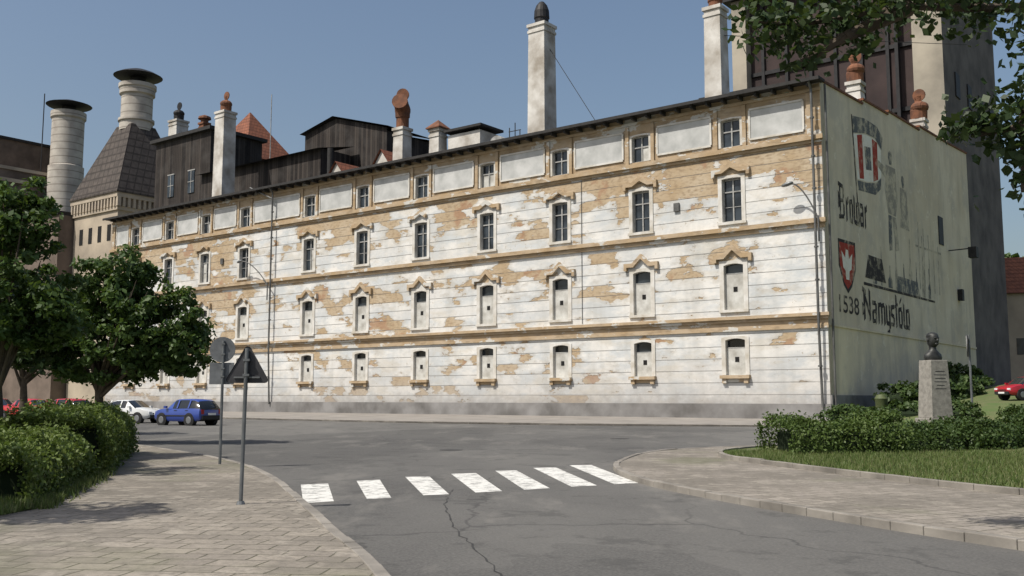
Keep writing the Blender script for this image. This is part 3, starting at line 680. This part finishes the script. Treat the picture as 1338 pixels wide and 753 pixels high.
# ------------------------------------------------------------------ foliage
def leaves_mesh(name,P,size,mat,parent=None,nrm=None,elong=1.5):
    N=len(P); a=rng.normal(size=(N,3))
    if nrm is not None: a=a*.75+nrm
    a/=np.linalg.norm(a,axis=1)[:,None]+1e-9
    t=np.cross(a,rng.normal(size=(N,3))); t/=np.linalg.norm(t,axis=1)[:,None]+1e-9; b=np.cross(a,t)
    s=(size*rng.uniform(.6,1.4,N))[:,None]
    V=np.stack([P-t*s*elong*.5,P+b*s*.42,P+t*s*elong*.5,P-b*s*.42],1).reshape(-1,3)
    me=bpy.data.meshes.new(name); me.vertices.add(4*N); me.vertices.foreach_set('co',V.ravel())
    me.loops.add(4*N); me.loops.foreach_set('vertex_index',np.arange(4*N)); me.polygons.add(N)
    me.polygons.foreach_set('loop_start',np.arange(0,4*N,4)); me.polygons.foreach_set('loop_total',np.full(N,4)); me.materials.append(mat); me.update(); me.validate()
    return link(bpy.data.objects.new(name,me),parent)
def clumps(ells,nper,per,cr):
    out=[];nr_=[]
    for (c,r) in ells:
        c=np.array(c);r=np.array(r)
        for k in range(nper):
            d=rng.normal(size=3); d/=np.linalg.norm(d); rad=rng.uniform(.35,1.0)**.6*rng.uniform(.85,1.15)
            cc=c+d*r*rad; q=cr*rng.uniform(.5,1.4)
            p=rng.normal(size=(per,3)); p/=np.linalg.norm(p,axis=1)[:,None]
            out.append(cc+p*(rng.uniform(0,1,(per,1))**.45)*q*np.array([1,1,.65])); nr_.append(p*.6+d*.3+np.array([0,0,.35]))
    return np.concatenate(out),np.concatenate(nr_)
def tree(name,base,h,ells,nper,per,cr,size,mat,tr=.16):
    base=Vector(base); T=empty(name,base)
    m=MB(); top=Vector((0,0,h)); pts=[Vector((0,0,-.2)),Vector((.05,.03,h*.5)),top]
    m.tube(pts[0],pts[1],tr*1.2,tr*.9,10); m.tube(pts[1],pts[2],tr*.9,tr*.6,10)
    rel=[((c[0]-base.x,c[1]-base.y,c[2]-base.z),r) for c,r in ells]
    for c,r in rel:
        for k in range(5):
            e=Vector(c)+Vector((random.uniform(-.7,.7)*r[0],random.uniform(-.7,.7)*r[1],random.uniform(-.3,.7)*r[2]))
            mid=top.lerp(e,.5)+Vector((0,0,-.1*r[2])); m.tube(top-Vector((0,0,random.random()*.3*h)),mid,tr*.4,tr*.25,7); m.tube(mid,e,tr*.25,tr*.06,6)
    m.obj('trunk_and_limbs',[M_bark],T,smooth=True)
    P,n_=clumps(rel,nper,per,cr); leaves_mesh('leaves',P,size,mat,T,n_)
    return T
tree('unseen_shadow_tree',(-15.3,37,.1),2.2,[((-14.6,37,4.7),(2.0,1.9,1.9)),((-13.2,36.8,4.5),(1.9,1.7,1.4)),((-16.6,37.2,4.3),(1.7,1.7,1.6)),((-14.7,37,6.2),(1.4,1.4,1.1)),((-12.6,36.8,3.4),(1.3,1.2,.9)),((-15.2,37,3.0),(1.9,1.5,.9))],44,80,.40,.155,L_tree,.2)
tree('unseen_shadow_tree',(-13.4,26,.1),2.2,[((-13.2,26,4.5),(1.6,1.7,2.0)),((-13.1,26,6.4),(.9,1.0,1.2)),((-14.6,26,4.6),(1.7,1.6,2.0)),((-12.4,25.8,3.6),(1.2,1.2,.8))],50,80,.36,.12,L_tree,.17)
tree('unseen_shadow_tree',(-22.5,46,.1),2.8,[((-22.5,46,5.0),(2.6,2.2,2.0)),((-20.5,46,4.4),(2.0,1.8,1.4)),((-24,46,6.2),(2.0,2,1.6))],55,60,.5,.2,L_tree2,.2)
tree('unseen_shadow_tree',(-19.8,36,.1),2.8,[((-19.0,36,5.6),(2.3,2.0,2.2)),((-17.8,36,4.0),(1.8,1.6,1.3))],55,60,.45,.17,L_tree2,.2)
tree('unseen_shadow_tree',(-11.6,11.6,.1),3.6,[((-9.9,11.9,6.4),(1.1,1.1,1.1)),((-11.4,11.4,6.6),(1.3,1.4,1.2))],30,50,.45,.15,L_tree,.18)  # unseen tree added left of frame, crown placed to shadow the sidewalk
tree('unseen_shadow_tree',(-14.0,19.2,.1),3.6,[((-12.4,19.3,6.9),(1.3,1.6,1.2))],34,50,.45,.15,L_tree,.18)  # another out-of-view tree, added for its shadow further along the left sidewalk
tree('unseen_shadow_tree',(95,160,3),6,[((95,160,15),(9,7,7)),((86,160,12),(6,5,5))],50,60,1.8,.8,L_tree,.6)
tree('unseen_shadow_tree',(94,190,3),8,[((88,190,20),(9,7,8)),((100,190,22),(9,7,8))],50,60,1.8,.9,L_tree,.6)
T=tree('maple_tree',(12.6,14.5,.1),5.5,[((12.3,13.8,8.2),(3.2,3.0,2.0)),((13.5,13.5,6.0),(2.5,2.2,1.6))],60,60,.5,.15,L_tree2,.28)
ob=[]; nb=[]
bm_=MB()
def spray(p,r,n):
    q=rng.normal(size=(n,3))*np.array(r)*.5+np.array(p); ob.append(q); nb.append(np.tile([0,0,.5],(n,1)))
spr=[((2.85,11,6.05),(.35,.5,.22),150),((3.3,11,5.95),(.5,.5,.3),260),((3.75,11,6.1),(.5,.6,.35),300),((3.35,11,5.55),(.30,.4,.2),90),((4.2,11.2,6.1),(.5,.6,.25),240),((4.6,11,6.3),(.6,.6,.3),300),((5.1,11.2,6.35),(.6,.6,.22),260),((5.6,11.3,6.25),(.5,.6,.3),260),((3.0,10.9,5.75),(.3,.4,.2),80),
 ((5.35,11,4.85),(.35,.4,.22),150),((5.6,11,4.65),(.4,.4,.3),200),((5.1,11,4.7),(.25,.35,.15),70),((5.75,11,5.0),(.25,.4,.4),160),((5.8,11,4.2),(.2,.3,.35),110),((6.0,11,5.8),(.25,.5,.4),160),((6.3,11.2,4.6),(.6,.5,.9),500),((4.05,11,5.75),(.25,.4,.2),60)]
for p,r,n_ in spr: spray(p,r,n_)
leaves_mesh('overhang_leaves',np.concatenate(ob)-np.array([12.6,14.5,.1]),.09,L_tree2,T,np.concatenate(nb),1.25)
for pts in ([(12.6,14.5,5.4),(9,12.5,6.4),(6.2,11.5,6.35),(4.6,11.1,6.2),(3.3,11,5.95),(2.7,11,6.0)],[(9,12.5,6.4),(7,11.4,5.3),(6.0,11,4.8),(5.2,11,4.65)],[(6.2,11.5,6.35),(6.1,11,5.6),(5.8,11,4.9),(5.75,11,4.0)],[(4.6,11.1,6.2),(3.8,11,5.8),(3.3,11,5.5)]):
    for i in range(len(pts)-1):
        r0=.10*(1-i/len(pts))**1.3+.006; bm_.tube(Vector(pts[i])-Vector((12.6,14.5,.1)),Vector(pts[i+1])-Vector((12.6,14.5,.1)),r0,r0*.6,7)
bm_.obj('overhang_branches',[M_bark],T,smooth=True)
def hedge(name,pts,w_,h_,base,mat,dens=900,size=.075,lump=.16):
    H=empty(name,(pts[0][0],pts[0][1],base(pts[0][0],pts[0][1])))
    o=H.location; P=[];Nn=[]; core=MB()
    for a,b in zip(pts[:-1],pts[1:]):
        a=Vector(a);b=Vector(b);d=b-a;ln=d.length;d.normalize();n=Vector((-d.y,d.x)); hh=h_
        N=int(dens*ln*(w_+2*hh))
        u=rng.uniform(-w_*.25,ln+w_*.25,N); side=rng.uniform(0,w_+2*hh,N)
        q=np.zeros(N);zz=np.zeros(N);nq=np.zeros(N);nz=np.zeros(N)
        s1=side<hh; s2=(side>=hh)&(side<hh+w_); s3=side>=hh+w_
        q[s1]=-w_/2;zz[s1]=side[s1];nq[s1]=-1
        q[s2]=side[s2]-hh-w_/2;zz[s2]=hh;nz[s2]=1
        q[s3]=w_/2;zz[s3]=side[s3]-hh-w_;nq[s3]=1
        k=np.clip((zz/hh-.65)/.35,0,1); q=q*(1-.25*k**2)
        lumpv=lump*(np.sin(u*2.3+a.x)+np.sin(u*5.1+q*3+1.3)*.6+np.sin(zz*4+u*1.7)*.5)
        q=q+nq*lumpv*.7; zz=zz+nz*lumpv*.8
        off=rng.normal(0,.07,N)-rng.uniform(0,.14,N)
        q=q+nq*off; zz=np.maximum(zz+nz*off,.02)
        X=a.x+d.x*u+n.x*q; Y=a.y+d.y*u+n.y*q; Z=np.array([base(x_,y_) for x_,y_ in zip(X,Y)])+zz
        P.append(np.stack([X-o.x,Y-o.y,Z-o.z],1)); Nn.append(np.stack([n.x*nq,n.y*nq,nz+.2],1)*.8)
        st=max(1,int(ln/.6))
        for i in range(st):
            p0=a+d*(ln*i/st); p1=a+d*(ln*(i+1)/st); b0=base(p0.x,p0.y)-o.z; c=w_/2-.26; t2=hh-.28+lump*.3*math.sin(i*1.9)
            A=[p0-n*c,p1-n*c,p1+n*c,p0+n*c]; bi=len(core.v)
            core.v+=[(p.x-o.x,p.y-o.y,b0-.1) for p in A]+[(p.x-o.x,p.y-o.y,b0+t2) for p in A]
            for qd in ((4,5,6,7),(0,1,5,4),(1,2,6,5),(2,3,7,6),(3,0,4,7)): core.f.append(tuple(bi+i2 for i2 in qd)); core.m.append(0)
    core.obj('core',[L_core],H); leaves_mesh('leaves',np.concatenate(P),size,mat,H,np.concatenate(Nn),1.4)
flat=lambda x,y:.13
hedge('hedge',[(-8.3,15.2),(-9.6,20.0)],2.2,.84,flat,L_hedge,1500,.055,.13)
hedge('hedge',[(-9.7,21.2),(-12.2,29)],2.2,1.18,flat,L_hedge,1100,.065,.15)
lz=lambda x,y: lawn_z(x,y)-.03
hedge('hedge',[(7.8,28.3),(10.4,28.8)],2.0,.90,lz,L_hedge3,1300,.06)
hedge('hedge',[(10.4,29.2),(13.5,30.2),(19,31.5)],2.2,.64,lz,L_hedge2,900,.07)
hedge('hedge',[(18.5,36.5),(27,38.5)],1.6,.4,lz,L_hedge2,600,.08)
def bush(name,c,r,mat,n=40,per=60,size=.12):
    E_=empty(name,c); P,n_=clumps([((0,0,r[2]*.7),r)],n,per,.35*r[2]+.1); leaves_mesh('leaves',P,size,mat,E_,n_)
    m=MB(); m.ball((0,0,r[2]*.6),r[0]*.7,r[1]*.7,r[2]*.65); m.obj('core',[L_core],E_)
bush('shrub',(31,78,.8),(3.0,2.5,1.2),L_hedge2,60,60,.25); bush('shrub',(36.5,84,1.3),(3.0,2.5,1.4),L_hedge2,60,60,.25); bush('shrub',(26.0,66,.1),(2.2,2,.8),L_hedge2,50,50,.2)
bush('shrub',(13.2,38.5,.5),(1.3,1.0,.55),L_hedge2,50,50,.12); bush('shrub',(18.2,41,.7),(1.2,1.0,.5),L_hedge2,40,50,.12)
bush('shrub',(41,92,2.0),(3.0,2.5,1.6),L_hedge2,60,60,.3)
def blades(name,N,gen,zf,mat,h=.09):
    P=np.array([gen() for _ in range(N)]); Z=np.array([zf(x,y) for x,y in P]); a=rng.uniform(0,math.pi,N); hh=h*rng.uniform(.4,1.5,N); wv=.012
    lean=rng.normal(0,.04,(N,2))
    V=np.zeros((N,3,3)); V[:,0]=np.stack([P[:,0]-wv*np.cos(a),P[:,1]-wv*np.sin(a),Z],1); V[:,1]=np.stack([P[:,0]+wv*np.cos(a),P[:,1]+wv*np.sin(a),Z],1); V[:,2]=np.stack([P[:,0]+lean[:,0],P[:,1]+lean[:,1],Z+hh],1)
    me=bpy.data.meshes.new(name); me.from_pydata(V.reshape(-1,3).tolist(),[],np.arange(3*N).reshape(-1,3).tolist()); me.materials.append(mat); link(bpy.data.objects.new(name,me))
L_grass=leafm('grass_blades',(.075,.12,.028),(.10,.14,.036),(.16,.16,.075))
def inpoly(x,y,poly):
    c=False;j=len(poly)-1
    for i in range(len(poly)):
        xi,yi=poly[i];xj,yj=poly[j]
        if (yi>y)!=(yj>y) and x<(xj-xi)*(y-yi)/(yj-yi)+xi: c=not c
        j=i
    return c
def g1():
    while True:
        x,y=random.uniform(5.8,16),random.uniform(15,29)
        if inpoly(x,y,LB) : return x,y
blades('lawn_grass',45000,g1,lambda x,y:.15,L_grass,.10)
blades('verge_grass',9000,lambda:(random.uniform(-9.2,-6.9)+0,random.uniform(11.5,15.6)),lambda x,y:.12,L_grass,.12)
def g3():
    t=random.random(); x0=-6.95-1.7*t; y0=14.6+6.4*t
    if random.random()<.5: t=random.random(); x0=-8.65-2.6*t; y0=21+7*t
    return x0+random.gauss(.1,.12),y0
blades('edge_weeds',5000,g3,lambda x,y:.10,L_grass,.11)
def g4():
    i=random.randrange(8,30); a=Vector(ik[i]); b=Vector(ik[i+1]); p=a.lerp(b,random.random()); return p.x-.03+random.gauss(0,.02),p.y
blades('kerb_weeds',900,g4,lambda x,y:.0,L_grass,.07)
# ------------------------------------------------------------------ signs
S=empty('warning_sign',(-4.1,15.3,.1))
m=MB(); m.tube((0,0,0),(.03,0,2.36),.03,n=10,mi=0)
def rtri(r,rc,n=6):
    pts=[]
    for k in range(3):
        a0=math.radians(90+120*k); cx,cz=(r-rc)*math.cos(a0),(r-rc)*math.sin(a0)
        for j in range(n+1):
            a=a0-math.radians(60)+math.radians(120)*j/n; pts.append((cx+rc*math.cos(a),cz+rc*math.sin(a)))
    return pts
tp=rtri(.36,.05); cz=2.03
m.face([(.03+x,.045,cz+zz) for x,zz in tp],1); m.face([(.03+x,.06,cz+zz) for x,zz in reversed(tp)],2)
ti=rtri(.26,.03); m.face([(.03+x,.064,cz+zz) for x,zz in reversed(ti)],3)
for i in range(len(tp)):
    a,b=tp[i],tp[(i+1)%len(tp)]; m.face([(.03+a[0],.03,cz+a[1]),(.03+b[0],.03,cz+b[1]),(.03+b[0],.062,cz+b[1]),(.03+a[0],.062,cz+a[1])],1)
for zz in (1.93,2.16): m.box(-.02,.08,-.035,.044,zz,zz+.035,0)
m.box(-.17,.23,.02,.04,1.90,1.925,0)
m.tube((0,0,0),(0,0,.05),.07,.05,10,0); m.obj('sign_parts',[M_ltgrey,M_signback2,M_signred,M_signwhite],S)
S=empty('round_sign_with_plate',(-7.1,24.5,.1))
m=MB(); m.tube((0,0,0),(0,0,3.0),.035,n=10)
m.tube((-.03,.045,2.78),(-.03,.06,2.78),.31,.31,32,1); m.tube((-.03,.062,2.78),(-.03,.066,2.78),.29,.29,32,2); m.tube((-.03,.03,2.78),(-.03,.046,2.78),.315,.315,32,1)
m.box(-.34,.26,.05,.07,1.93,2.46,1); m.box(-.31,.23,.072,.075,1.96,2.43,2)
for zz in (2.1,2.3,2.65,2.9): m.box(-.05,.05,-.04,.04,zz,zz+.035,0)
m.obj('sign_parts',[M_ltgrey,M_signback,M_signwhite,M_signback2],S)
S=empty('oval_road_sign',(20.9,45.5,lawn_z(20.9,45.5)-.05)); m=MB(); m.tube((0,0,0),(0,0,3.9),.05,n=10)
R=Matrix.Rotation(math.radians(65),3,'Z'); dd=R@Vector((0,1,0)); c=Vector((0,0,3.4)); m.tube(c+dd*.06,c+dd*.1,.5,.5,28,1); m.tube(c+dd*.102,c+dd*.11,.47,.47,28,2)
m.obj('sign_parts',[M_ltgrey,M_signback2,M_signwhite],S)
# ------------------------------------------------------------------ bust monument
Mn=empty('bust_monument',(16.05,38,.72),.25)
M_gran=simple('granite_pillar',(.28,.265,.235),.8,.25,6,c2=(.18,.17,.15),bump=.3); M_bronze=simple('bronze_bust',(.05,.052,.05),.5,.3,6,metal=.4)
m=MB(); m.box(-.55,.55,-.5,.5,0,.22,0); m.box(-.46,.46,-.42,.42,.22,2.4,0,top=(.09,.07))
for k in range(6): ww=[.22,.28,.24,.28,.18,.25][k]; yy=-.42+.07*((1.98-k*.13)-.22)/2.18; m.box(-ww,ww,yy-.006,yy+.05,1.95-k*.13,1.99-k*.13,1)
m.obj('pillar',[M_gran,M_dark],Mn,bevel=.02)
m=MB(); z0=2.4
secs=[(.34,.22,0),(.37,.24,.10),(.35,.22,.22),(.22,.18,.33),(.14,.15,.40),(.13,.14,.50),(.15,.17,.55),(.19,.22,.63),(.205,.245,.75),(.205,.25,.87),(.18,.22,.97),(.11,.14,1.04),(.02,.02,1.06)]
n=18
for rx,ry,zz in secs:
    for i in range(n):
        t=2*math.pi*i/n; yo=-.03 if zz>.52 else 0
        m.v.append((rx*math.cos(t),ry*math.sin(t)+yo,z0+zz))
for k in range(len(secs)-1):
    for i in range(n):
        j=(i+1)%n; m.f.append((k*n+i,k*n+j,(k+1)*n+j,(k+1)*n+i)); m.m.append(0)
m.ball((0,-.29,z0+.75),.04,.07,.07); m.ball((0,-.25,z0+.61),.08,.05,.05); m.ball((0,-.26,z0+.84),.12,.04,.03); m.ball((.21,-.02,z0+.77),.03,.05,.07); m.ball((-.21,-.02,z0+.77),.03,.05,.07)
m.ball((0,.0,z0+.92),.215,.25,.16)
m.obj('bust',[M_bronze],Mn,smooth=True)
S=empty('litter_bin',(24.9,67.5,.5)); m=MB(); m.lathe((0,0,0),[(.35,0),(.42,1.1),(.45,1.15),(.3,1.4),(.05,1.45)],14); m.obj('bin_body',[simple('bin_green',(.08,.10,.04),.6,.2)],S,smooth=True)
# ------------------------------------------------------------------ cars
M_tyre=simple('tyre',(.02,.02,.02),.9,.1); M_rim=simple('rim',(.30,.31,.32),.35,.1,metal=.7); M_cglass=simple('car_glass',(.012,.015,.018),.08,.1,spec=.6)
M_lamp=simple('tail_lamp',(.35,.02,.02),.25,.1); M_head=simple('head_lamp',(.7,.72,.75),.15,.1); M_blackp=simple('black_plastic',(.025,.025,.025),.7,.1)
def car(name,loc,rz,color,scale=1.1,kind='hatch'):
    E_=empty(name,loc,rz,scale)
    pm=NB(name+'_paint',.3,.5); pm.b.inputs['Coat Weight'].default_value=.6; P=pm.col(color)
    if kind=='estate': st=[(-2.1,.42,.80,.84,.74,.66,0),(-2.04,.30,.92,.96,.80,.70,1),(-1.86,.24,.93,1.36,.82,.60,1),(-1.55,.22,.93,1.43,.83,.60,1),(-.75,.22,.92,1.45,.83,.61,1),(.1,.22,.91,1.44,.83,.61,1),(.35,.22,.91,1.40,.83,.60,1),(1.0,.22,.92,.95,.82,.66,0),(1.5,.24,.86,.88,.80,.62,0),(1.92,.28,.74,.77,.74,.55,0),(2.08,.38,.60,.63,.64,.48,0)]
    elif kind=='sedan': st=[(-2.15,.42,.80,.86,.74,.66,0),(-2.05,.30,.90,.97,.80,.70,0),(-1.5,.24,.93,.99,.82,.66,0),(-1.0,.22,.93,1.34,.83,.56,1),(-.6,.22,.92,1.41,.83,.59,1),(.1,.22,.91,1.42,.83,.60,1),(.3,.22,.91,1.38,.83,.59,1),(.98,.22,.92,.95,.82,.66,0),(1.5,.24,.86,.88,.80,.62,0),(1.95,.28,.74,.77,.74,.55,0),(2.12,.38,.60,.63,.64,.48,0)]
    else: st=[(-1.85,.42,.80,.84,.72,.64,0),(-1.8,.30,.90,.94,.79,.68,1),(-1.5,.24,.92,1.32,.82,.58,1),(-1.2,.22,.92,1.41,.82,.59,1),(-.6,.22,.91,1.43,.82,.60,1),(.05,.22,.90,1.42,.82,.60,1),(.25,.22,.90,1.38,.82,.59,1),(.85,.22,.91,.94,.81,.65,0),(1.35,.24,.85,.87,.79,.6,0),(1.72,.28,.73,.76,.73,.54,0),(1.86,.38,.60,.62,.63,.47,0)]
    m=MB()
    for (x,zl,zb_,zt,wb,wt,gf) in st:
        mid=(zl+zb_)/2
        half=[(wb-.06,zl),(wb+.02,zl+.12),(wb+.035,mid),(wb,zb_),(wt+.02,zt-.06),(wt-.06,zt-.01),(0,zt+.015)]
        ring=[(y,zz) for y,zz in half]+[(-y,zz) for y,zz in reversed(half[:-1])]
        for y,zz in ring: m.v.append((x,y,zz))
    R_=13
    for k in range(len(st)-1):
        gl=(st[k][6] and st[k+1][6]); trans=(st[k][6]!=st[k+1][6])
        for i in range(R_):
            j=(i+1)%R_; mi=0
            if i in(3,8) and gl: mi=1
            if i in (4,5,6,7) and (trans or (k<2 and kind!='sedan' and k>=1)): mi=1
            if i==12: mi=2
            if i in (3,8) and trans: mi=0
            b=k*R_; m.f.append((b+i,b+R_+i,b+R_+j,b+j)); m.m.append(mi)
    m.f.append(tuple(range(R_))); m.m.append(0); b=(len(st)-1)*R_; m.f.append(tuple(b+i for i in reversed(range(R_)))); m.m.append(0)
    m.obj('body',[P,M_cglass,M_blackp],E_,smooth=True)
    d=MB(); xf,xr=st[-1][0],st[0][0]; wx=(xr+.78,xf-.80)
    for sy in(-1,1):
        for x in wx:
            d.tube((x,sy*.60,.31),(x,sy*.872,.31),.375,.375,22,0)
            d.tube((x,sy*.62,.30),(x,sy*.885,.30),.30,.30,22,1); d.tube((x,sy*.885,.30),(x,sy*.893,.30),.19,.17,16,2)
        d.box(.62,.78,sy*.84,sy*.98,.93,1.05,3); d.box(xr+.5,xf-.45,sy*.862,sy*.872,.50,.56,0)
        d.box(xf-.12,xf-.02,sy*.42,sy*.68,.56,.70,5); d.box(xr-.01,xr+.07,sy*.52,sy*.72,.62,.86,4)
        d.box(-.1,.12,sy*.835,sy*.848,.80,.83,0); d.box(-.95,-.75,sy*.835,sy*.848,.80,.83,0)
        for x in (-.12,-.98):
            d.face([(x-.05,sy*.842,.93),(x+.05,sy*.842,.93),(x+.05,sy*.645,1.385),(x-.05,sy*.645,1.385)],3)
    d.box(xf-.1,xf+.05,-.6,.6,.30,.50,0); d.box(xr-.06,xr+.1,-.68,.68,.34,.54,0); d.box(xr-.075,xr-.03,-.26,.26,.56,.67,6)
    d.box(xf-.0,xf+.058,-.26,.26,.36,.46,6); d.box(xf-.06,xf+.012,-.35,.35,.55,.62,0)
    d.obj('wheels_and_trim',[M_blackp,M_tyre,M_rim,P,M_lamp,M_head,M_signwhite],E_)
car('parked_car',(-20.4,63,0),math.radians(150),(.025,.055,.26),1.14,'hatch')
car('parked_car',(-26.2,69,0),math.radians(-24),(.58,.59,.58),1.1,'sedan')
car('parked_car',(-33.0,74,0),math.radians(152),(.40,.015,.02),1.15,'hatch')
car('parked_car',(-37.2,77,0),math.radians(152),(.45,.02,.02),1.15,'sedan')
car('parked_car',(-41.5,81,0),math.radians(-28),(.38,.015,.015),1.15,'hatch')
car('parked_car',(36.0,70,1.60),math.radians(195),(.32,.01,.02),1.1,'hatch')
